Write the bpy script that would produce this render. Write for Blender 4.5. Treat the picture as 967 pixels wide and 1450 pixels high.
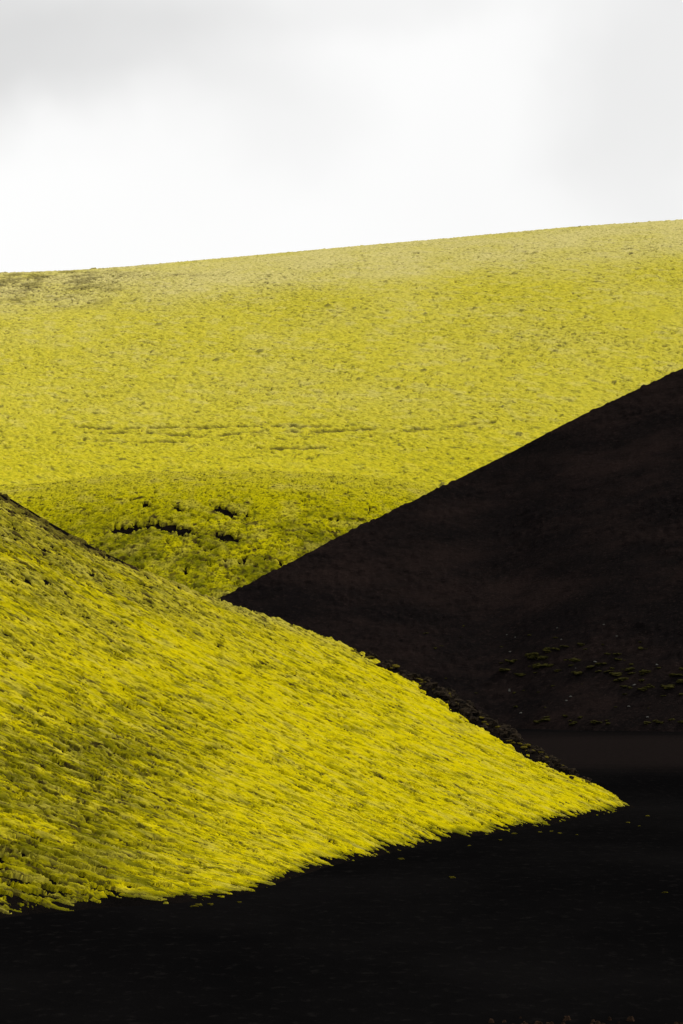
import bpy, bmesh, math, random
import numpy as np
from mathutils import Vector, Matrix

scene = bpy.context.scene
for o in list(bpy.data.objects):
    bpy.data.objects.remove(o)
R = math.radians

# ------------------------------------------------------------------ camera
CAM_H = 15.0
cam = bpy.data.cameras.new('camera')
cam.sensor_fit = 'VERTICAL'
cam.sensor_height = 36.0
cam.sensor_width = 24.0
cam.lens = 4000.0 / 1450.0 * 36.0
cam.clip_start = 0.5
cam.clip_end = 20000.0
cam_o = bpy.data.objects.new('camera', cam)
scene.collection.objects.link(cam_o)
cam_o.location = (0, 0, CAM_H)
cam_o.rotation_euler = (R(90) + math.atan(175 / 4000.0), 0, 0)
scene.camera = cam_o

# ------------------------------------------------------------------ light
SUN_TO = Vector((0.64, 0.38, 0.62)).normalized()      # direction towards the sun
SUN_EL = math.asin(SUN_TO.z)
SUN_AZ = math.atan2(SUN_TO.x, SUN_TO.y)
SUN_STRENGTH = 5.0
CLOUD_BANKS = [((-0.13, 1, 0.215), (0.17, 0.055), 0.27), ((0.125, 1, 0.20), (0.055, 0.12), 0.13), ((0.0, 1, 0.24), (0.30, 0.03), 0.08), ((-0.02, 1, 0.18), (0.06, 0.04), 0.06)]
SKY_LEVEL = 10.3                                       # cloud radiance before the 0.1 background strength

world = bpy.data.worlds.new('World')
scene.world = world
world.use_nodes = True
wn, wl = world.node_tree.nodes, world.node_tree.links
wn.clear()
w_out = wn.new('ShaderNodeOutputWorld')
w_bg = wn.new('ShaderNodeBackground')
w_bg.inputs['Strength'].default_value = 0.1
wl.new(w_bg.outputs[0], w_out.inputs[0])
w_sky = wn.new('ShaderNodeTexSky')
w_sky.sky_type = 'NISHITA'
w_sky.sun_disc = False
w_sky.sun_elevation = SUN_EL
w_sky.sun_rotation = SUN_AZ
w_tc = wn.new('ShaderNodeTexCoord')
def w_math(op, a, b=None, clamp=False):
    n = wn.new('ShaderNodeMath'); n.operation = op; n.use_clamp = clamp
    for i, v in enumerate((a, b)):
        if v is None: continue
        if isinstance(v, (int, float)): n.inputs[i].default_value = v
        else: wl.new(v, n.inputs[i])
    return n.outputs[0]
def w_noise(scale, detail, rough, dist=0.0):
    n = wn.new('ShaderNodeTexNoise'); n.inputs['Scale'].default_value = scale
    n.inputs['Detail'].default_value = detail; n.inputs['Roughness'].default_value = rough
    n.inputs['Distortion'].default_value = dist
    wl.new(w_tc.outputs['Generated'], n.inputs['Vector'])
    return n
def w_bank(centre, size, amount, soft=1.0):
    """one darker bank of cloud, its outline broken by the noise"""
    d = wn.new('ShaderNodeVectorMath'); d.operation = 'SUBTRACT'
    wl.new(w_warped, d.inputs[0]); d.inputs[1].default_value = Vector(centre).normalized()
    m = wn.new('ShaderNodeVectorMath'); m.operation = 'MULTIPLY'
    wl.new(d.outputs[0], m.inputs[0]); m.inputs[1].default_value = (1 / size[0], 0.0, 1 / size[1])
    ln = wn.new('ShaderNodeVectorMath'); ln.operation = 'LENGTH'; wl.new(m.outputs[0], ln.inputs[0])
    r = wn.new('ShaderNodeMapRange'); r.interpolation_type = 'SMOOTHERSTEP'
    for i, v in zip((1, 2, 3, 4), (1.0, 1.0 - soft, 0.0, amount)): r.inputs[i].default_value = v
    wl.new(ln.outputs['Value'], r.inputs[0])
    return r.outputs[0]
w_wn = w_noise(9.0, 4.0, 0.5)
w_ws = wn.new('ShaderNodeVectorMath'); w_ws.operation = 'SUBTRACT'
wl.new(w_wn.outputs['Color'], w_ws.inputs[0]); w_ws.inputs[1].default_value = (0.5, 0.5, 0.5)
w_wm = wn.new('ShaderNodeVectorMath'); w_wm.operation = 'SCALE'; w_wm.inputs['Scale'].default_value = 0.10
wl.new(w_ws.outputs[0], w_wm.inputs[0])
w_wa = wn.new('ShaderNodeVectorMath'); w_wa.operation = 'ADD'
wl.new(w_tc.outputs['Generated'], w_wa.inputs[0]); wl.new(w_wm.outputs[0], w_wa.inputs[1])
w_warped = w_wa.outputs[0]
w_val = w_math('ADD', 0.90, w_math('MULTIPLY', w_noise(4.0, 4.0, 0.5).outputs['Fac'], 0.16))
for cen, size, amt in CLOUD_BANKS:
    w_val = w_math('SUBTRACT', w_val, w_bank(cen, size, amt))
w_col = wn.new('ShaderNodeCombineColor')
for i, kk in enumerate((1.004, 1.0, 0.992)):
    wl.new(w_math('MULTIPLY', w_val, kk), w_col.inputs[i])
w_mul = wn.new('ShaderNodeVectorMath')
w_mul.operation = 'SCALE'
w_mul.inputs['Scale'].default_value = SKY_LEVEL
wl.new(w_col.outputs[0], w_mul.inputs[0])
w_mix = wn.new('ShaderNodeMix')
w_mix.data_type = 'RGBA'
w_mix.inputs[0].default_value = 0.96                  # closed cloud deck, a little sky through it
wl.new(w_sky.outputs[0], w_mix.inputs[6])
wl.new(w_mul.outputs[0], w_mix.inputs[7])
wl.new(w_mix.outputs[2], w_bg.inputs[0])

sun = bpy.data.lights.new('sun', 'SUN')
sun.energy = SUN_STRENGTH
sun.angle = R(1.5)
sun.color = (1.0, 0.96, 0.88)
sun_o = bpy.data.objects.new('sun', sun)
scene.collection.objects.link(sun_o)
sun_o.rotation_euler = SUN_TO.to_track_quat('Z', 'Y').to_euler()
sun_o.location = (60, 50, 200)

vs = scene.view_settings
vs.view_transform = 'Standard'
vs.look = 'None'
vs.exposure = 0.0
vs.gamma = 1.0
vs.use_curve_mapping = False

# ------------------------------------------------------------------ noise in numpy
def _hash(ix, iy, seed):
    h = (ix.astype(np.int64) * 374761393 + iy.astype(np.int64) * 668265263 + seed * 974711) & 0xffffffff
    h = ((h ^ (h >> 13)) * 1274126177) & 0xffffffff
    h = ((h ^ (h >> 16)) * 2246822519) & 0xffffffff
    return ((h ^ (h >> 15)) & 0xffffff) / float(0xffffff)

def perlin(x, y, seed=0):
    """gradient noise, about -1..1"""
    xi, yi = np.floor(x), np.floor(y)
    fx, fy = x - xi, y - yi
    xi = xi.astype(np.int64); yi = yi.astype(np.int64)
    ux = fx * fx * fx * (fx * (fx * 6 - 15) + 10)
    uy = fy * fy * fy * (fy * (fy * 6 - 15) + 10)
    def g(ax, ay, dx, dy):
        a = _hash(ax, ay, seed) * (2 * math.pi)
        return np.cos(a) * dx + np.sin(a) * dy
    n00 = g(xi, yi, fx, fy); n10 = g(xi + 1, yi, fx - 1, fy)
    n01 = g(xi, yi + 1, fx, fy - 1); n11 = g(xi + 1, yi + 1, fx - 1, fy - 1)
    a = n00 + ux * (n10 - n00); b = n01 + ux * (n11 - n01)
    return (a + uy * (b - a)) * 1.5

def fbm(x, y, seed=0, octaves=3, gain=0.5):
    v = 0; amp = 1; tot = 0
    for k in range(octaves):
        v = v + amp * perlin(x, y, seed + 17 * k); tot += amp
        x = x * 2.03 + 5.1; y = y * 2.03 - 3.7; amp *= gain
    return v / tot

def cells(x, y, seed=0):
    """distance to the nearest jittered point and that point's random value"""
    xi, yi = np.floor(x).astype(np.int64), np.floor(y).astype(np.int64)
    best = np.full(x.shape, 9.0); rnd = np.zeros(x.shape)
    for ox in (-1, 0, 1):
        for oy in (-1, 0, 1):
            cx, cy = xi + ox, yi + oy
            px = cx + 0.1 + 0.8 * _hash(cx, cy, seed); py = cy + 0.1 + 0.8 * _hash(cx, cy, seed + 1)
            d = (x - px) ** 2 + (y - py) ** 2
            m = d < best
            best = np.where(m, d, best)
            rnd = np.where(m, _hash(cx, cy, seed + 2), rnd)
    return np.sqrt(best), rnd

def sstep(a, b, x):
    t = np.clip((x - a) / (b - a), 0, 1)
    return t * t * (3 - 2 * t)

# ------------------------------------------------------------------ mesh helpers
def grid_object(name, X, Y, Z, mat, attrs=None, uv=None, keep=None):
    n, m = X.shape
    idx = np.arange(n * m).reshape(n, m)
    q = np.stack([idx[:-1, :-1], idx[1:, :-1], idx[1:, 1:], idx[:-1, 1:]], -1)
    if keep is not None:
        q = q[keep[:-1, :-1] & keep[1:, :-1] & keep[1:, 1:] & keep[:-1, 1:]]
    q = q.reshape(-1, 4)
    used = np.zeros(n * m, bool); used[q.ravel()] = True
    remap = np.cumsum(used) - 1
    q = remap[q]
    P = np.stack([X.ravel(), Y.ravel(), Z.ravel()], -1)[used]
    return raw_object(name, P, q, mat,
                      {k: v.reshape(n * m, -1)[used] for k, v in (attrs or {}).items()},
                      None if uv is None else np.stack([uv[0].ravel(), uv[1].ravel()], -1)[used])

def raw_object(name, P, q, mat, attrs, uv):
    a, b, c = P[q[0][0]], P[q[0][1]], P[q[0][2]]
    if np.cross(b - a, c - a)[2] < 0:
        q = q[:, ::-1]
    me = bpy.data.meshes.new(name)
    nf = len(q)
    me.vertices.add(len(P)); me.vertices.foreach_set('co', P.astype(np.float32).ravel())
    me.loops.add(nf * 4); me.loops.foreach_set('vertex_index', np.ascontiguousarray(q).astype(np.int32).ravel())
    me.polygons.add(nf); me.polygons.foreach_set('loop_start', (np.arange(nf) * 4).astype(np.int32))
    me.update(calc_edges=True)
    me.shade_smooth()
    for k, v in attrs.items():
        if v.shape[1] == 1:
            at = me.attributes.new(k, 'FLOAT', 'POINT'); at.data.foreach_set('value', v.astype(np.float32).ravel())
        else:
            at = me.attributes.new(k, 'FLOAT_VECTOR', 'POINT'); at.data.foreach_set('vector', v.astype(np.float32).ravel())
    if uv is not None:
        at = me.attributes.new('st', 'FLOAT_VECTOR', 'POINT')
        at.data.foreach_set('vector', np.concatenate([uv, np.zeros((len(uv), 1))], 1).astype(np.float32).ravel())
    me.materials.append(mat)
    o = bpy.data.objects.new(name, me)
    scene.collection.objects.link(o)
    return o

def structure(o):
    o['kind'] = 'structure'
    return o

def tag(o, label, cat, group=None, kind=None):
    o['label'] = label; o['category'] = cat
    if group: o['group'] = group
    if kind: o['kind'] = kind
    return o

# ------------------------------------------------------------------ materials
class Nodes:
    def __init__(self, name):
        self.m = bpy.data.materials.new(name); self.m.use_nodes = True
        self.n, self.l = self.m.node_tree.nodes, self.m.node_tree.links
        self.n.clear()
        self.out = self.n.new('ShaderNodeOutputMaterial')
        self.bsdf = self.n.new('ShaderNodeBsdfDiffuse')
        self.bsdf.inputs['Roughness'].default_value = 0.6
        self.l.new(self.bsdf.outputs[0], self.out.inputs[0])
    def attr(self, name):
        a = self.n.new('ShaderNodeAttribute'); a.attribute_name = name
        return a
    def coords(self, vec, scale, rot=0.0):
        mp = self.n.new('ShaderNodeMapping'); mp.inputs['Scale'].default_value = scale
        mp.inputs['Rotation'].default_value = (0, 0, rot)
        self.l.new(vec, mp.inputs['Vector']); return mp.outputs[0]
    def noise(self, vec, scale=1.0, detail=4.0, rough=0.6):
        t = self.n.new('ShaderNodeTexNoise'); t.inputs['Scale'].default_value = scale
        t.inputs['Detail'].default_value = detail; t.inputs['Roughness'].default_value = rough
        self.l.new(vec, t.inputs['Vector']); return t.outputs['Fac']
    def remap(self, v, a, b, c=0.0, d=1.0):
        r = self.n.new('ShaderNodeMapRange'); r.interpolation_type = 'SMOOTHSTEP'
        for k, x in zip((1, 2, 3, 4), (a, b, c, d)): r.inputs[k].default_value = x
        self.l.new(v, r.inputs[0]); return r.outputs[0]
    def mix(self, f, a, b):
        x = self.n.new('ShaderNodeMix'); x.data_type = 'RGBA'
        for k, v in ((0, f), (6, a), (7, b)):
            if isinstance(v, (int, float)): x.inputs[k].default_value = v
            elif isinstance(v, tuple): x.inputs[k].default_value = v + (1,)
            else: self.l.new(v, x.inputs[k])
        return x.outputs[2]
    def math(self, op, a, b):
        x = self.n.new('ShaderNodeMath'); x.operation = op
        for k, v in ((0, a), (1, b)):
            if isinstance(v, (int, float)): x.inputs[k].default_value = v
            else: self.l.new(v, x.inputs[k])
        return x.outputs[0]
    def bump(self, h, dist, strength=1.0):
        b = self.n.new('ShaderNodeBump'); b.inputs['Distance'].default_value = dist
        b.inputs['Strength'].default_value = strength
        self.l.new(h, b.inputs['Height']); self.l.new(b.outputs[0], self.bsdf.inputs['Normal'])
    def color(self, c): self.l.new(c, self.bsdf.inputs['Color'])
    def texco(self, which='Object'):
        t = self.n.new('ShaderNodeTexCoord'); return t.outputs[which]

def moss_material(name, fresh, green, straw, soil, grain, aniso, fleck=1.0):
    """fresh moss with green, dry and dead patches given by the mix attribute, which also carries painted shade"""
    k = Nodes(name)
    st = k.attr('st').outputs['Vector']
    mixv = k.attr('cover_mix')
    sep = k.n.new('ShaderNodeSeparateXYZ'); k.l.new(mixv.outputs['Vector'], sep.inputs[0])
    fine = k.noise(k.coords(st, aniso), grain, 5.0, 0.65)
    fine2 = k.noise(k.coords(st, (aniso[0] * 1.3, aniso[1] * 1.1, 1)), grain * 0.31, 3.0, 0.6)
    c = k.mix(k.remap(fine2, 0.35, 0.7), fresh, tuple(x * y for x, y in zip(fresh, (0.82, 0.88, 0.9))))
    rough = k.attr('fleck').outputs['Fac']
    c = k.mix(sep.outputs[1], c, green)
    c = k.mix(sep.outputs[0], c, straw)
    c = k.mix(k.math('MULTIPLY', k.remap(fine, 0.47, 0.62), k.math('MULTIPLY', rough, 0.85 * fleck)), c, green)
    c = k.mix(k.math('MULTIPLY', k.remap(fine, 0.43, 0.28), 0.40), c, straw)
    c = k.mix(k.math('MULTIPLY', k.math('MAXIMUM', k.remap(fine2, 0.58, 0.68), k.remap(fine, 0.61, 0.68)), k.math('MULTIPLY', rough, 0.85 * fleck)), c, soil)
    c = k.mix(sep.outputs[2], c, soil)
    k.color(c)
    k.bump(fine, 0.13 if aniso[0] > 1 else 0.6, 0.9)
    return k.m

FRESH = (0.478, 0.393, 0.002)
GREEN = (0.118, 0.112, 0.003)
STRAW = (0.40, 0.345, 0.060)
EARTH = (0.026, 0.018, 0.008)
M_near = moss_material('moss_near', FRESH, GREEN, STRAW, EARTH, 1.0, (3.6, 1.7, 1))
M_mound = moss_material('moss_mound', (0.455, 0.395, 0.003), (0.095, 0.098, 0.003), (0.41, 0.35, 0.055), EARTH, 1.0, (2.2, 1.6, 1))
M_far = moss_material('moss_far', (0.535, 0.460, 0.010), (0.21, 0.195, 0.010), (0.56, 0.49, 0.18), (0.065, 0.052, 0.022), 1.0, (0.6, 1.3, 1), 0.75)

def cinder_material(name, dark, brown, scale, rot=0.0, stretch=(1, 1, 1), bump=0.2):
    k = Nodes(name)
    co = k.coords(k.texco(), stretch, rot)
    n1 = k.noise(co, 0.05 * scale, 8.0, 0.70)
    n2 = k.noise(co, 2.2 * scale, 5.0, 0.75)
    n3 = k.noise(co, 0.35 * scale, 6.0, 0.75)
    c = k.mix(k.remap(n1, 0.38, 0.66), dark, brown)
    c = k.mix(k.math('MULTIPLY', k.remap(n3, 0.5, 0.68), 0.6), c, tuple(x * 0.45 for x in dark))
    c = k.mix(k.math('MULTIPLY', k.remap(n2, 0.53, 0.70), 0.6), c, tuple(x * 2.1 for x in brown))
    c = k.mix(k.math('MULTIPLY', k.remap(n2, 0.46, 0.34), 0.5), c, tuple(x * 0.4 for x in dark))
    k.color(c)
    k.bump(n2, bump, 0.7)
    return k.m

M_soil = cinder_material('black_soil', (0.0028, 0.0025, 0.0024), (0.0062, 0.0048, 0.0040), 6.0, bump=0.1)
M_hill = cinder_material('cinder', (0.0060, 0.0050, 0.0050), (0.0150, 0.0100, 0.0088), 1.0, rot=0.55, stretch=(0.7, 1.3, 1.3), bump=0.6)
M_far_soil = cinder_material('pale_earth', (0.10, 0.085, 0.04), (0.16, 0.13, 0.06), 0.3)

# ground: near black gravel, a browner sand wash in front of the cinder hill
k = Nodes('black_sand')
co = k.texco()
sepg = k.n.new('ShaderNodeSeparateXYZ'); k.l.new(co, sepg.inputs[0])
cs = k.coords(co, (0.8, 0.45, 1.0))
g1 = k.noise(cs, 0.05, 5.0, 0.6)
g2 = k.noise(cs, 1.6, 5.0, 0.7)
g3 = k.noise(k.coords(co, (1, 1, 1)), 0.02, 3.0, 0.5)
c = k.mix(k.remap(g1, 0.35, 0.7), (0.0018, 0.0017, 0.0018), (0.0036, 0.0033, 0.0033))
c = k.mix(k.math('MULTIPLY', k.remap(g2, 0.54, 0.70), 0.7), c, (0.0058, 0.0052, 0.0050))
yj = k.math('ADD', k.math('ADD', sepg.outputs[1], k.math('MULTIPLY', g3, 40.0)), k.math('MULTIPLY', k.math('SUBTRACT', k.noise(k.coords(co, (0.25, 1, 1)), 0.25, 6.0, 0.7), 0.5), 40.0))
band = k.math('MULTIPLY', k.remap(yj, 322.0, 362.0), k.remap(yj, 470.0, 430.0))
c = k.mix(k.math('MULTIPLY', band, k.remap(g2, 0.25, 0.6, 0.6, 1.0)), c, (0.0072, 0.0054, 0.0050))
k.color(c)
k.bump(g2, 0.15, 0.8)
M_ground = k.m

k = Nodes('lava_rock')
co = k.texco()
n1 = k.noise(co, 2.5, 5.0, 0.65); n2 = k.noise(co, 9.0, 4.0, 0.6)
c = k.mix(k.remap(n1, 0.38, 0.65), (0.006, 0.005, 0.0045), (0.034, 0.025, 0.016))
c = k.mix(k.math('MULTIPLY', k.remap(n2, 0.6, 0.72), 0.6), c, (0.09, 0.08, 0.06))
k.color(c); k.bump(n2, 0.08, 0.9)
M_rock = k.m

def clump_material(name, a, b):
    k = Nodes(name)
    co = k.texco(); n1 = k.noise(co, 3.0, 4.0, 0.65); n2 = k.noise(co, 14.0, 3.0, 0.6)
    k.color(k.mix(k.remap(n1, 0.35, 0.68), a, b)); k.bump(n2, 0.05, 0.9)
    return k.m
M_clump = clump_material('olive_moss', (0.013, 0.0135, 0.004), (0.044, 0.038, 0.009))
M_tuft = clump_material('yellow_moss', (0.035, 0.033, 0.006), (0.12, 0.10, 0.008))
M_crest = clump_material('crest_moss', (0.03, 0.027, 0.006), (0.15, 0.115, 0.012))
M_stone = clump_material('pale_stone', (0.06, 0.06, 0.055), (0.13, 0.125, 0.11))
M_brown = clump_material('brown_heath', (0.010, 0.007, 0.005), (0.032, 0.019, 0.012))

# ------------------------------------------------------------------ near hill: geometry of its slope
S_DIR = np.array([0.4, 0.9165]); T_DIR = np.array([-0.9165, 0.4]); ORG = np.array([-18.0, 151.0])
def st_xy(s, t):
    return ORG[0] + S_DIR[0] * s + T_DIR[0] * t, ORG[1] + S_DIR[1] * s + T_DIR[1] * t
_base = np.array([(-60, 6), (-20, 2), (-4, .3), (1, .7), (8, -1.9), (12.2, -4.6), (18.2, -5.5), (24.2, -4.5), (30.3, -3.3),
                  (38, -2.2), (42.2, -1.7), (52.2, -1), (64.7, -.4), (79.6, -1.7), (91.9, -1.6), (103, -1.2), (125, -0.5)])
_ridge = np.array([(-5, 106.5), (0, 107), (2.1, 106.9), (5.6, 107.4), (9.7, 109.3), (14.7, 111.6), (18.9, 113.2), (22.4, 113.3),
                   (25, 112.2), (27.6, 111), (30.7, 108.1), (34.2, 104.8), (36.9, 100.1), (41.7, 95.4), (46.6, 93.7),
                   (51.3, 94.2), (56.5, 95.5), (70, 99), (90, 103), (130, 105)])
def smooth_interp(x, tab, w):
    out = 0
    for o in (-1, -0.5, 0, 0.5, 1):
        out = out + np.interp(x + o * w, tab[:, 0], tab[:, 1])
    return out / 5
def toe(s): return smooth_interp(s, _base, 1.2)
def ridge_s(t): return smooth_interp(t, _ridge, 1.5)
def near_height(s, t):
    tb = toe(s)
    z = 0.5 * (t - tb * np.exp(-np.maximum(t - tb, 0) / 8.0))
    z = np.where(t < tb, 0.5 * (t - tb), z)
    z = np.where(t > 80, z - 0.006 * (t - 80) ** 2, z)
    over = s - ridge_s(t)
    crag = sstep(2, 8, t) * sstep(30, 22, t) * sstep(-5, -1, over)
    z = z + crag * 0.6 * fbm(s / 1.6, t / 1.3, 91, 3)
    z = z + 0.25 * fbm(s / 14.0, t / 9.0, 5, 2) * sstep(1, 8, t - tb)
    return z - 0.62 * np.where(over > 0, np.sqrt(over ** 2 + 0.16) - 0.4, 0)

# soil body of the near hill
s1 = np.arange(-60, 190, 0.7); t1 = np.arange(-12, 135, 0.6)
Sg, Tg = np.meshgrid(s1, t1, indexing='ij')
Xg, Yg = st_xy(Sg, Tg)
Zg = near_height(Sg, Tg) + 0.05 * fbm(Sg / 1.2, Tg / 1.2, 41, 2)
structure(grid_object('hill', Xg, Yg, Zg, M_soil, keep=Zg > -1.2))

def near_moss(S, T):
    X, Y = st_xy(S, T)
    base = near_height(S, T)
    over = S - ridge_s(T)
    up = T - toe(S)
    # wandering fall lines
    Sw = S + 0.60 * T - 0.0090 * T * T + 0.7 * fbm(S / 6.0, T / 12.0, 3, 2)
    # cushions: long along the fall line, in two sizes
    d1, r1 = cells(Sw / 0.46 + 0.3 * perlin(S / 1.5, T / 1.5, 9), T / 1.0, 11)
    d2, r2 = cells(Sw / 0.25, T / 0.48 + 0.2 * perlin(S / .8, T / .8, 8), 23)
    cush = np.sqrt(np.clip(1 - (d1 / 0.85) ** 2, 0, 1)) * (0.25 + 0.75 * r1)
    small = np.sqrt(np.clip(1 - (d2 / 0.85) ** 2, 0, 1)) * (0.2 + 0.8 * r2)
    grain = fbm(Sw / 0.38, T / 0.7, 31, 3, 0.65)
    # openings in the cover: streaks down the slope, more of them low left and high up
    streak = fbm(Sw / 0.85, T / 1.7, 51, 4, 0.7)
    patch = fbm(S / 9.0, T / 13.0, 61, 3)
    shade = np.clip(1.15 * sstep(-5, -18, X + 3.0 * patch) * sstep(28, 10, T) + sstep(20, 46, T + 9 * patch) * 0.9, 0, 1)   # shade painted low on the left and high up: greener, flecked, more open moss
    up0 = np.maximum(up, 0)
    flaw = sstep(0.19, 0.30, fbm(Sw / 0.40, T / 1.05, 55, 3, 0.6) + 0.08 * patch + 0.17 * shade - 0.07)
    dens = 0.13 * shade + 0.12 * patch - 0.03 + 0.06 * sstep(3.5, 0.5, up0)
    gap = sstep(-0.17 + dens, -0.25 + dens, streak)
    # fringe along the foot and along the crest
    fringe = up - 0.3 + 1.3 * fbm(Sw / 1.3, T / 5.0, 71, 3, 0.65) + 0.5 * perlin(S / 6.0, T * 0 + 0.5, 72) + 0.35 * (r1 - 0.5) + 0.4 * (r2 - 0.5)
    foot = np.maximum(sstep(0.0, 0.5, fringe), sstep(-2.2, -0.3, fringe) * sstep(0.90, 0.94, r2) * sstep(0.6, 0.3, d2))
    rocky = sstep(3, 7, T) * sstep(29, 24, T)
    bare_top = sstep(34, 46, T)
    edge = -over - 4.6 * rocky * (0.55 + 0.45 * sstep(24, 19, T)) - 1.0 * bare_top - 0.4 + (2.4 + 2.4 * bare_top + 1.4 * rocky) * fbm(S / 2.4, T / 2.0, 81, 4, 0.65) + 1.0 * (r1 - 0.5)
    crest = sstep(-0.8, 0.4, edge)
    cover = (1 - gap) * foot * crest
    thick = 0.25 + 0.75 * sstep(0.0, 2.4, fringe)
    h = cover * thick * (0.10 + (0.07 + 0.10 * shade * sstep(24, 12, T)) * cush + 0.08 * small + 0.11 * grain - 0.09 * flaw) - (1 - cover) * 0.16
    h = np.where(cover > 0.02, h, -0.3)
    X = X - T_DIR[0] * 0.35 * h; Y = Y - T_DIR[1] * 0.35 * h
    Z = base + h * 1.05
    # plant mix: dry straw, green (with the painted shade), dead brown
    dry = 0.35 * sstep(0.05, 0.45, fbm(Sw / 1.3, T / 3.0, 101, 3)) + 0.25 * sstep(0.72, 1.0, r1) \
        + 0.45 * sstep(20, 45, T) * sstep(-0.3, 0.5, patch) + 0.35 * sstep(-9, -2, over) * sstep(20, 34, T)
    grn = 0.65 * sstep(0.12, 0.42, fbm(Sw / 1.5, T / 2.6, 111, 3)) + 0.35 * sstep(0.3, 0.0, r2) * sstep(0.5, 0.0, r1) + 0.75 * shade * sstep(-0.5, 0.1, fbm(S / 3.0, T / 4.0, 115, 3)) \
        + 0.85 * sstep(1.4, 0.1, fringe + 0.8 * perlin(S / 3.0, T, 113)) + 0.5 * flaw
    dead = 0.85 * sstep(0.30, 0.48, fbm(Sw / 1.5, T / 3.5, 121, 3) - 0.12 + 0.30 * sstep(32, 50, T) * sstep(0.0, 0.3, fbm(S / 6, T / 9, 123, 2))) + 0.95 * flaw * (0.45 + 0.55 * r2) \
        + 0.8 * bare_top * sstep(4.0, 0.5, edge)
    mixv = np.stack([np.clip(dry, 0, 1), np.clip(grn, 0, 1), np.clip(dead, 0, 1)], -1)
    fleck = np.clip(0.58 + 0.5 * shade + 0.5 * patch - 0.25 * sstep(60, 100, S) * sstep(25, 10, T), 0, 1)  # denser flecks deepen the painted shade, sparser ones brighten the low tip
    return X, Y, Z, mixv, cover > 0.005, Sw, fleck

s2 = np.concatenate([np.arange(-14, 30, 0.105), np.arange(30, 70, 0.13), np.arange(70, 116, 0.155)])
t2 = np.arange(-8.5, 64, 0.092)
S2, T2 = np.meshgrid(s2, t2, indexing='ij')
X2, Y2 = st_xy(S2, T2)
inview = (X2 > -0.121 * Y2 - 5) & (S2 < ridge_s(T2) + 2.5) & (T2 > toe(S2) - 2.2)
X, Y, Z, mixv, cov, Sw, fleck = near_moss(S2, T2)
def grow(m):
    g = m.copy(); g[1:] |= m[:-1]; g[:-1] |= m[1:]; g[:, 1:] |= m[:, :-1]; g[:, :-1] |= m[:, 1:]; return g
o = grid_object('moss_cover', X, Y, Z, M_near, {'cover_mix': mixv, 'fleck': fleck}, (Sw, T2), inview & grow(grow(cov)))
tag(o, 'bright yellow moss in streaks down the steep spur in front of the black hill', 'moss', kind='stuff')
# the same moss out of the frame, to the left, in larger cushions
s3 = np.arange(-60, 116, 0.5); t3 = np.arange(-3, 130, 0.5)
S3, T3 = np.meshgrid(s3, t3, indexing='ij')
X3, Y3 = st_xy(S3, T3)
out3 = (X3 < -0.121 * Y3 - 4.5) & (S3 < ridge_s(T3) + 2)
X, Y, Z, mixv, cov, Sw, fleck = near_moss(S3, T3)
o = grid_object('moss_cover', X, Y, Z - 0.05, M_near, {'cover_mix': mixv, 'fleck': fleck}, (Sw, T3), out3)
tag(o, 'yellow moss on the hill shoulder beyond the streaked spur', 'moss', kind='stuff')

# ------------------------------------------------------------------ cinder hill
_dark = np.array([(-0.20, -0.062), (-0.1318, -0.0299), (-0.0883, -0.0087), (-0.0446, 0.013), (-0.0346, 0.018), (-0.0159, 0.0275),
                  (-0.0009, 0.0357), (0.0166, 0.044), (0.0342, 0.0525), (0.0492, 0.06), (0.0643, 0.0676), (0.0743, 0.0731),
                  (0.0843, 0.0781), (0.0994, 0.0852), (0.1094, 0.0899), (0.1213, 0.0955), (0.17, 0.114), (0.22, 0.122), (0.30, 0.112), (0.40, 0.08)])
_foot = np.array([(-0.2, 447.), (0.054, 463.), (0.0789, 453.), (0.1206, 443.), (0.2, 430.), (0.4, 430.)])
def dark_ridge(a):
    e = smooth_interp(a, _dark, 0.003); f = smooth_interp(a, _foot, 0.01)
    z = np.maximum((CAM_H + e * f) / (1 - 1.733 * e), -3.0)
    return f, f + z * 1.733, z
def dark_height(x, y):
    a = x / y
    f, r, z = dark_ridge(a)
    L = np.maximum(r - f, 1e-3)
    v = (y - f) / L
    zz = z * np.minimum(v, 1.0)
    zz = np.where(v > 1, z - 0.58 * (np.sqrt((y - r) ** 2 + 1.0) - 1.0), zz)
    w = np.clip(v * 3, 0, 1) * sstep(1.0, 0.85, v)
    zz = zz + w * (0.5 * fbm(x / 22, y / 22, 201, 3) + 0.25 * fbm(x / 5, y / 6, 203, 3) * sstep(0.25, -0.15, fbm(x / 40, y / 30, 205, 2)))
    toe_blend = 2.2 * np.exp(-np.abs(v) * L / 12.0)      # soft scree apron where it meets the plain
    return zz + np.where(v < 1, toe_blend * sstep(0.0, 0.15, z / 70) * 0.35, 0) - 0.3
def dark_extra(x, y):
    """loose clods on the lower slope"""
    m = (0.25 + 0.75 * sstep(-0.05, 0.25, fbm(x / 26, y / 20, 211, 2) + 0.3 * sstep(40, 0, x)))
    d, r = cells(x / 1.25, y / 1.7, 213)
    return m * 0.5 * np.sqrt(np.clip(1 - (d / 0.55) ** 2, 0, 1)) * r
av = np.concatenate([np.arange(-0.155, -0.135, 0.002), np.arange(-0.135, 0.135, 0.00075), np.arange(0.135, 0.40, 0.003)])
dv = np.concatenate([np.arange(425, 585, 0.45), np.arange(585, 800, 3.0)])
A4, D4 = np.meshgrid(av, dv, indexing='ij')
X4 = A4 * D4
Z4 = dark_height(X4, D4) + dark_extra(X4, D4)
structure(grid_object('hill', X4, D4, Z4, M_hill, keep=Z4 > -4))

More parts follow.
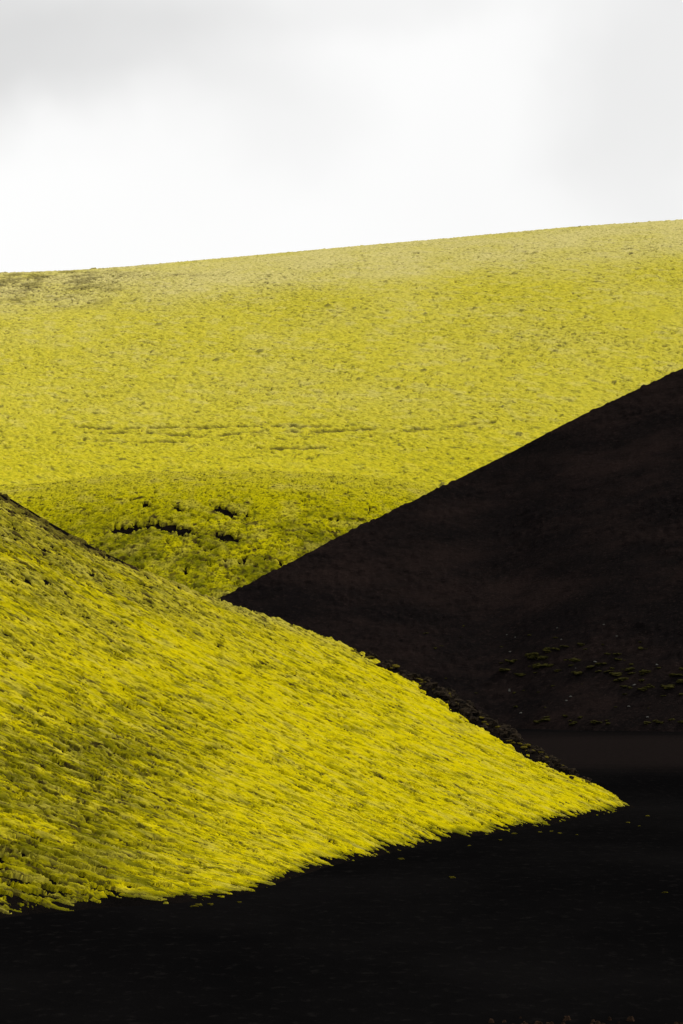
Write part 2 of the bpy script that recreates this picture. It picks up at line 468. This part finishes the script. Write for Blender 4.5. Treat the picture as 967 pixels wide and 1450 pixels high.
# ------------------------------------------------------------------ moss mound between the hills
_mound = np.array([(-0.30, 0.046), (-0.2, 0.05), (-0.121, 0.0525), (-0.106, 0.0530), (-0.0885, 0.0555), (-0.071, 0.057), (-0.0459, 0.0578), (-0.0209, 0.0575),
                   (-0.0009, 0.0568), (0.0141, 0.0553), (0.0292, 0.0525), (0.0392, 0.05), (0.07, 0.042), (0.2, 0.02)])
MC = 600.0
def mound_height(x, y):
    a = x / y
    e = smooth_interp(a, _mound, 0.008)
    v = np.clip((MC - y) / 105.0, 0, 2)
    el = e - 0.073 * v ** 1.35
    z = CAM_H + el * y
    zb = CAM_H + e * MC - 0.25 * (y - MC) * sstep(0, 30, y - MC)
    z = np.where(y > MC, zb, z)
    return z + 0.5 * fbm(x / 18, y / 18, 301, 2) * np.clip(v * 4, 0, 1)
# hollows where the turf has slipped: bearing, elevation, half width, half height, tilt
HOLES = [(-0.0590, 0.0372, 0.0075, 0.0009, -0.22), (-0.0668, 0.0378, 0.0040, 0.0006, -0.05), (-0.0760, 0.0373, 0.0055, 0.0010, 0.10), (-0.0408, 0.0345, 0.0045, 0.0013, -0.30),
         (-0.0400, 0.0430, 0.0028, 0.0012, -0.50), (-0.0436, 0.0446, 0.0014, 0.0008, -0.4), (-0.0583, 0.0450, 0.0016, 0.0007, -0.3), (-0.0690, 0.0455, 0.0012, 0.0006, 0)]
def mound_moss(X, Y):
    base = mound_height(X, Y)
    A = X / Y; E = (base - CAM_H) / Y
    d1, r1 = cells(X / 1.5 + 0.25 * perlin(X / 4, Y / 4, 310), Y / 1.7, 311)
    d2, r2 = cells(X / 0.62, Y / 0.75, 313)
    cush = np.sqrt(np.clip(1 - (d1 / 0.85) ** 2, 0, 1)) * (0.3 + 0.7 * r1)
    small = np.sqrt(np.clip(1 - (d2 / 0.85) ** 2, 0, 1)) * (0.3 + 0.7 * r2)
    hole = np.zeros_like(X); brow = np.zeros_like(X); halo = np.zeros_like(X)
    crumb = 0.8 * fbm(X / 0.9, Y / 2.2, 335, 3, 0.7)
    jx = 0.0022 * fbm(X / 2.6, Y / 5, 331, 3, .6); je = 0.0022 * fbm(X / 2.4, Y / 6, 333, 3, .65)
    for (ha, he, wa, we, tl) in HOLES:
        da = A - ha + jx; de = E - he - tl * da + je
        rr = np.sqrt((da / wa) ** 2 + (de / we) ** 2) + crumb
        hole = np.maximum(hole, sstep(1.15, 0.70, rr)); halo = np.maximum(halo, sstep(2.6, 1.0, rr))
        brow = np.maximum(brow, sstep(1.3, 0.4, np.sqrt((da / (wa * 1.2)) ** 2 + ((de - we * 2.1) / (we * 1.5)) ** 2)))
    streak = fbm(X / 2.2, Y / 3.2, 341, 4, 0.65)
    steep = sstep(590, 545, Y)
    gap = sstep(-0.30 + 0.10 * steep, -0.42 + 0.10 * steep, streak)
    cover = (1 - gap) * (1 - hole)
    dash = sstep(0.14, 0.28, fbm(X / 1.5, Y / 1.5, 345, 3, 0.65) + 0.08 * fbm(X / 9, Y / 9, 347, 2) + 0.05 * steep)
    h = cover * (0.18 + 0.28 * (1 - 0.8 * halo) * cush * (1 - 0.6 * brow) + 0.24 * small + 0.10 * brow) - (1 - cover) * 0.3 - 0.7 * hole - 0.12 * dash * cover
    dry = 0.30 * sstep(575, 598, Y) + 0.4 * sstep(0.1, 0.45, fbm(X / 7, Y / 7, 351, 3)) + 0.25 * sstep(0.7, 1, r1) + 0.12 * brow
    grn = 0.75 * steep * sstep(-0.35, 0.25, fbm(X / 10, Y / 12, 361, 3) + 0.3 * sstep(-25, -50, X)) + 0.6 * sstep(0.2, 0.5, fbm(X / 2.6, Y / 3, 363, 3)) + 0.35 * sstep(0.35, 0, r2)
    dead = 0.8 * sstep(0.36, 0.52, fbm(X / 3, Y / 4, 371, 3)) + 0.8 * dash * (0.4 + 0.6 * r2) * (0.25 + 0.75 * steep) + 0.8 * halo * sstep(-0.05, 0.3, fbm(X / 0.9, Y / 1.6, 373, 3))
    return X, Y - 0.4 * h, base + h, np.stack([np.clip(v, 0, 1) for v in (dry, grn, dead)], -1)
av = np.arange(-0.150, 0.075, 0.00038); dv = np.concatenate([np.arange(500, 604, 0.30), np.arange(604, 640, 1.5)])
A5, D5 = np.meshgrid(av, dv, indexing='ij')
X, Y, Z, mixv = mound_moss(A5 * D5, D5)
o = grid_object('moss_cover', X, Y, Z, M_mound, {'cover_mix': mixv, 'fleck': np.full(X.shape, 0.9)}, (A5 * D5, D5))
tag(o, 'olive yellow moss with torn black hollows on the rounded mound behind', 'moss', kind='stuff')
av = np.arange(-0.30, 0.20, 0.0012); dv = np.arange(470, 700, 0.8)
A6, D6 = np.meshgrid(av, dv, indexing='ij')
Z6 = mound_height(A6 * D6, D6)
structure(grid_object('hill', A6 * D6, D6, Z6, M_soil))

# ------------------------------------------------------------------ far hillside
_sky = np.array([(-0.50, 0.118), (-0.30, 0.125), (-0.1214, 0.1292), (-0.1064, 0.1295), (-0.0838, 0.1307), (-0.0461, 0.134), (-0.0009, 0.1381), (0.0393, 0.1416),
                 (0.0796, 0.1454), (0.1215, 0.1482), (0.2, 0.1505), (0.3, 0.148), (0.5, 0.13)])
FC = 1000.0
def far_height(x, y):
    a = x / y
    es = smooth_interp(a, _sky, 0.01) - 0.0008
    e0 = 0.040 + 0.10 * np.clip(a, -0.12, 0.12) * 0.35
    v = np.clip((y - 610.0) / (FC - 610.0), -0.2, 1)
    el = e0 + (es - e0) * (1 - np.clip(1 - v, 0, 2) ** 1.75)
    z = CAM_H + el * y
    z = np.where(y > FC, CAM_H + es * FC + 0.135 * (y - FC) - 0.0016 * (y - FC) ** 2, z)
    return z + 1.3 * fbm(x / 70, y / 70, 401, 2) * sstep(FC, FC - 80, y)
# sheep tracks and seams across the foot of the slope: polylines of bearing, elevation
TRACKS = [[(-0.100, 0.0742), (-0.085, 0.0728), (-0.060, 0.0733), (-0.030, 0.0739), (-0.002, 0.0737)],
          [(-0.098, 0.0712), (-0.072, 0.0716), (-0.050, 0.0700), (-0.030, 0.0713), (-0.005, 0.0720), (0.03, 0.0728)],
          [(-0.092, 0.0686), (-0.075, 0.0680), (-0.055, 0.0682)],
          [(-0.03, 0.0655), (-0.010, 0.0660), (0.0, 0.0665)],
          [(0.01, 0.0700), (0.035, 0.0730), (0.055, 0.0752)]]
def far_moss(X, Y):
    base = far_height(X, Y)
    A = X / Y; E = (base - CAM_H) / Y
    # fall lines lean to the right on their way down
    U = 0.62 * X - 0.78 * Y; V = 0.78 * X + 0.62 * Y
    d1, r1 = cells(U / 4.4 + 0.3 * perlin(U / 9, V / 9, 410), V / 2.6, 411)
    d2, r2 = cells(X / 1.05, Y / 1.7, 413)
    cush = np.sqrt(np.clip(1 - (d1 / 0.8) ** 2, 0, 1)) * (0.25 + 0.75 * r1)
    small = np.sqrt(np.clip(1 - (d2 / 0.8) ** 2, 0, 1)) * (0.3 + 0.7 * r2)
    n = fbm(U / 2.5, V / 1.15, 421, 4, 0.7)
    upleft = sstep(0.112, 0.1225, E) * sstep(-0.055, -0.10, A) + 0.55 * sstep(0.0012, 0.0, np.abs(E - 0.1272 - 0.02 * (A + 0.07))) * sstep(0.03, 0.01, np.abs(A + 0.065))
    dens = 0.12 * fbm(X / 40, Y / 60, 423, 3) + 0.12 * fbm(U / 70, V / 7, 427, 3) + 0.22 * np.clip(upleft, 0, 1)
    track = np.zeros_like(X)
    je = 0.00035 * fbm(X / 3.5, Y / 9.0, 431, 3) + 0.0004 * perlin(X / 14, Y / 30, 433)
    for tr in TRACKS:
        tr = np.array(tr)
        de = E - np.interp(A, tr[:, 0], tr[:, 1]) + je
        ends = (A > tr[0, 0]) & (A < tr[-1, 0])
        track = np.maximum(track, sstep(0.0006, 0.00015, np.abs(de)) * ends * sstep(-0.30, 0.15, fbm(A * 160 + 40 * len(tr), E * 300, 437, 3, 0.6)))
    dens = dens - 0.05 * sstep(0.085, 0.06, E)
    gap = sstep(-0.25 + dens, -0.36 + dens, n)
    spot = sstep(0.5, 0.35, cells(X / 9.5, Y / 17.0, 441)[0] / (0.02 + 0.26 * cells(X / 9.5, Y / 17.0, 441)[1] ** 9))
    h = 0.30 + 0.16 * cush + 0.24 * small + 0.45 * fbm(U / 2.2, V / 1.2, 425, 3, 0.65) - 0.5 * gap - 0.5 * track + 0.3 * spot
    pale_top = sstep(0.0, 0.016, E - (smooth_interp(A, _sky, 0.01) - 0.021)) * (0.8 + 0.6 * fbm(X / 25, Y / 40, 483, 2))  # paling towards the skyline, painted in place of haze
    dry = 0.18 + 0.80 * pale_top + 0.16 * sstep(-0.2, 0.45, fbm(X / 30, Y / 50, 451, 4, 0.65)) * sstep(0.06, 0.10, E) + 0.25 * sstep(0.65, 1, r1)
    dry = dry * (0.35 + 0.65 * sstep(0.058, 0.085, E))
    grn = 0.30 * sstep(0.1, 0.5, fbm(U / 5, V / 3, 461, 3)) + 0.3 * sstep(0.3, 0, r2) * sstep(0.5, 0, r1) + 0.9 * spot + 0.3 * track
    dead = np.maximum(gap * 0.85, 0.75 * track) + 0.55 * np.clip(upleft, 0, 1) * sstep(-0.1, 0.35, fbm(X / 9, Y / 16, 471, 3)) + 0.35 * spot
    return X, Y - 0.3 * h, base + h, np.stack([np.clip(v, 0, 1) for v in (dry, grn, dead)], -1)
av = np.arange(-0.150, 0.150, 0.00046); dv = np.concatenate([np.arange(612, 720, 0.62), np.arange(720, 900, 0.8), np.arange(900, 1012, 0.95)])
A7, D7 = np.meshgrid(av, dv, indexing='ij')
X, Y, Z, mixv = far_moss(A7 * D7, D7)
o = grid_object('moss_cover', X, Y, Z, M_far, {'cover_mix': mixv, 'fleck': np.clip(0.8 + 0.6 * fbm(A7 * D7 / 35, D7 / 60, 481, 3), 0, 1)}, (0.62 * A7 * D7 - 0.78 * D7, 0.78 * A7 * D7 + 0.62 * D7))
tag(o, 'pale yellow moss covering the broad far hillside below the sky', 'moss', kind='stuff')
av = np.arange(-0.50, 0.50, 0.003); dv = np.concatenate([np.arange(600, 1010, 4), np.arange(1010, 1400, 8)])
A8, D8 = np.meshgrid(av, dv, indexing='ij')
Z8 = far_height(A8 * D8, D8) - 0.8 * (np.abs(A8) < 0.152)
structure(grid_object('hillside', A8 * D8, D8, Z8, M_far_soil))

# ------------------------------------------------------------------ ground
def ground_height(x, y):
    r = np.sqrt(x * x + y * y)
    z = 0.10 * fbm(x / 30, y / 12, 501, 3) * sstep(60, 110, r) * sstep(900, 300, r)
    bank = np.maximum(13.3 - 0.21 * np.maximum(r - 2.0, 0), 0)
    return z + bank - 0.05
gx = np.concatenate([-np.geomspace(6000, 62, 30), np.arange(-60, 90, 0.9), np.geomspace(91, 6000, 30)])
gy = np.concatenate([-np.geomspace(3000, 12, 20), np.arange(-10, 100, 4.0), np.arange(100, 260, 0.9), np.arange(260, 470, 2.0), np.geomspace(472, 9000, 40)])
XG, YG = np.meshgrid(gx, gy, indexing='ij')
structure(grid_object('ground', XG, YG, ground_height(XG, YG), M_ground))

# ------------------------------------------------------------------ rocks, moss cushions, stones
rng = random.Random(7)
def lump_mesh(name, mat, seed, sub, flat, rough, smooth):
    r = random.Random(seed)
    bm = bmesh.new()
    bmesh.ops.create_icosphere(bm, subdivisions=sub, radius=1.0)
    ph = [Vector((r.uniform(-1, 1), r.uniform(-1, 1), r.uniform(-1, 1))) for _ in range(9)]
    for v in bm.verts:
        n = v.co.normalized(); k = 1.0
        for i, p in enumerate(ph):
            k += rough * math.sin(3.1 * (1 + i * 0.35) * n.dot(p) + i * 1.7) / (1 + 0.35 * i)
        v.co = n * max(0.4, k)
        v.co.z *= flat
        if v.co.z < -0.35: v.co.z = -0.35
    me = bpy.data.meshes.new(name); bm.to_mesh(me); bm.free()
    for p in me.polygons: p.use_smooth = smooth
    me.materials.append(mat)
    return me
def put(name, me, loc, sc, label, cat, group):
    o = bpy.data.objects.new(name, me); scene.collection.objects.link(o)
    o.location = loc; o.scale = sc
    o.rotation_euler = (rng.uniform(-.15, .15), rng.uniform(-.15, .15), rng.uniform(0, 6.28))
    return tag(o, label, cat, group)
f1 = lambda v: float(np.asarray(v).ravel()[0])
A1 = lambda v: np.array([float(v)])

rock_m = [lump_mesh('lava_rock', M_rock, 40 + i, 2, 0.8, 0.20, False) for i in range(6)]
crest_m = [lump_mesh('crest_moss', M_crest, 60 + i, 2, 0.55, 0.16, True) for i in range(4)]
for i in range(160):
    t = rng.triangular(2.5, 27.5, 18 if rng.random() < .6 else 7)
    s = f1(ridge_s(A1(t))) - abs(rng.gauss(0, 2.0)) + 0.4
    x, y = st_xy(s, t); z = f1(near_height(A1(s), A1(t)))
    big = rng.random() < 0.15
    r = rng.uniform(0.18, 0.55) * (1.6 if big else 1)
    lab = 'large lava boulder' if r > 0.58 else 'dark lava rock' if r > 0.3 else 'small lava stone'
    where = 'near the low tip of the yellow spur' if t < 9 else 'on the crag crest of the yellow spur'
    put('lava_rock', rock_m[i % 6], (x, y, z + r * 0.12), (r * rng.uniform(.8, 1.4), r * rng.uniform(.8, 1.3), r * rng.uniform(.7, 1.25)),
        lab + ' ' + where, 'rock', 'lava rocks along the spur crest: ' + lab + ('s low' if t < 9 else 's high'))
for i in range(46):
    t = rng.uniform(2.5, 28)
    s = f1(ridge_s(A1(t))) - rng.uniform(0.3, 4.0)
    x, y = st_xy(s, t); z = f1(near_height(A1(s), A1(t)))
    r = rng.uniform(0.15, 0.36)
    put('moss_cushion', crest_m[i % 4], (x, y, z + 0.1), (r * 1.3, r * 1.2, r),
        'olive moss cushion growing between the dark crest rocks', 'moss', 'moss cushions among the crest rocks')

clump_m = [lump_mesh('moss_cushion', M_clump, 80 + i, 3, 0.34, 0.30, True) for i in range(5)]
def on_dark(a, e):
    """where a sight line meets the cinder hill or the plain"""
    d = np.arange(380.0, 600.0, 0.25)
    z = np.maximum(dark_height(a * d, d), ground_height(a * d, d))
    hit = np.argmax(z >= CAM_H + e * d)
    return a * d[hit], d[hit], z[hit]
spots = []
L_BAND = 'olive moss cushion in the dense patch halfway up the cinder slope'
L_LOW = 'olive moss cushion on the lower cinder slope, below the dense patch'
L_FOOT = 'olive moss cushion in the row where the cinder hill meets brown sand'
L_LONE = 'tiny lone olive moss cushion scattered on bare cinder slope'
for i in range(38): spots.append((rng.gauss(0.082, 0.013), rng.gauss(-0.0085, 0.0045), rng.uniform(0.22, 0.85), L_BAND, 'moss cushions of the dense patch'))
for i in range(34): spots.append((rng.uniform(0.094, 0.145), rng.gauss(-0.0180, 0.0045), rng.uniform(0.3, 0.9), L_LOW, 'moss cushions low on the cinder slope'))
for i in range(20): spots.append((rng.uniform(0.062, 0.145), rng.uniform(-0.0315, -0.0285), rng.uniform(0.3, 0.7), L_FOOT, 'moss cushions along the cinder hill foot'))
for i in range(44): spots.append((rng.uniform(0.030, 0.140), rng.uniform(-0.027, 0.006), rng.uniform(0.15, 0.4), L_LONE, 'lone moss cushions on the cinder slope'))
for i, (a, e, r, lab, grp) in enumerate(spots):
    x, y, z = on_dark(a, e)
    put('moss_cushion', clump_m[i % 5], (x, y, z + 0.1 * r), (r * rng.uniform(1.0, 1.7), r * rng.uniform(.8, 1.3), r),
        lab, 'moss', grp)
stone_m = [lump_mesh('pale_stone', M_stone, 120 + i, 2, 0.7, 0.18, False) for i in range(3)]
for i in range(22):
    a, e = rng.uniform(0.055, 0.138), rng.uniform(-0.031, 0.006)
    x, y, z = on_dark(a, e); r = rng.uniform(0.1, 0.24)
    put('stone', stone_m[i % 3], (x, y, z + 0.02), (r * 1.3, r, r),
        'small pale stone lying among the moss cushions of the cinder hill', 'stone', 'pale stones on the cinder hill')

tuft_m = [lump_mesh('moss_tuft', M_tuft, 150 + i, 2, 0.5, 0.25, True) for i in range(4)]
for (a, d) in [(-0.050, 158.5), (-0.046, 158.9), (-0.036, 160.3), (-0.052, 157.9), (0.070, 217.5), (0.074, 218.5), (0.077, 216.5), (0.061, 215.5), (0.045, 203.0),
               (0.083, 214.5), (0.101, 228.0), (0.108, 236.0), (0.114, 166.0), (0.039, 176.5), (0.021, 191.0), (0.105, 224.0), (0.056, 208.5)]:
    x = a * d; r = rng.uniform(0.08, 0.18)
    z = f1(ground_height(A1(x), A1(d)))
    put('moss_tuft', tuft_m[rng.randrange(4)], (x, d, z + 0.02), (r * 1.5, r, r),
        'tiny yellow moss tuft alone on the black sand below the spur', 'moss', 'stray tufts on the black sand')

# low brown heath at the near edge of the plain
P = []; Q = []
for i in range(420):
    x = rng.uniform(5.6, 15.0); y = 108.6 + rng.gauss(0, 1.2) - 0.02 * x
    if perlin(A1(x / 1.6), A1(y / 1.2), 601)[0] < 0.0: continue
    z = f1(ground_height(A1(x), A1(y))); r = rng.uniform(0.05, 0.16); h = r * rng.uniform(.7, 1.3); n0 = len(P)
    for kx in range(6):
        an = kx * math.pi / 3 + rng.uniform(-.3, .3); rr = r * rng.uniform(.7, 1.3)
        P.append((x + math.cos(an) * rr, y + math.sin(an) * rr, z - 0.02)); P.append((x + math.cos(an) * rr * .5, y + math.sin(an) * rr * .5, z + h * rng.uniform(.7, 1.1)))
    for kx in range(6):
        j = (kx + 1) % 6; Q.append((n0 + 2 * kx, n0 + 2 * j, n0 + 2 * j + 1, n0 + 2 * kx + 1))
    Q.append((n0 + 1, n0 + 3, n0 + 5, n0 + 7)); Q.append((n0 + 7, n0 + 9, n0 + 11, n0 + 1))
me = bpy.data.meshes.new('brown_heath'); me.from_pydata(P, [], Q); me.materials.append(M_brown)
o = bpy.data.objects.new('brown_heath', me); scene.collection.objects.link(o)
tag(o, 'low brown heath at the near edge of the black plain', 'heath', kind='stuff')
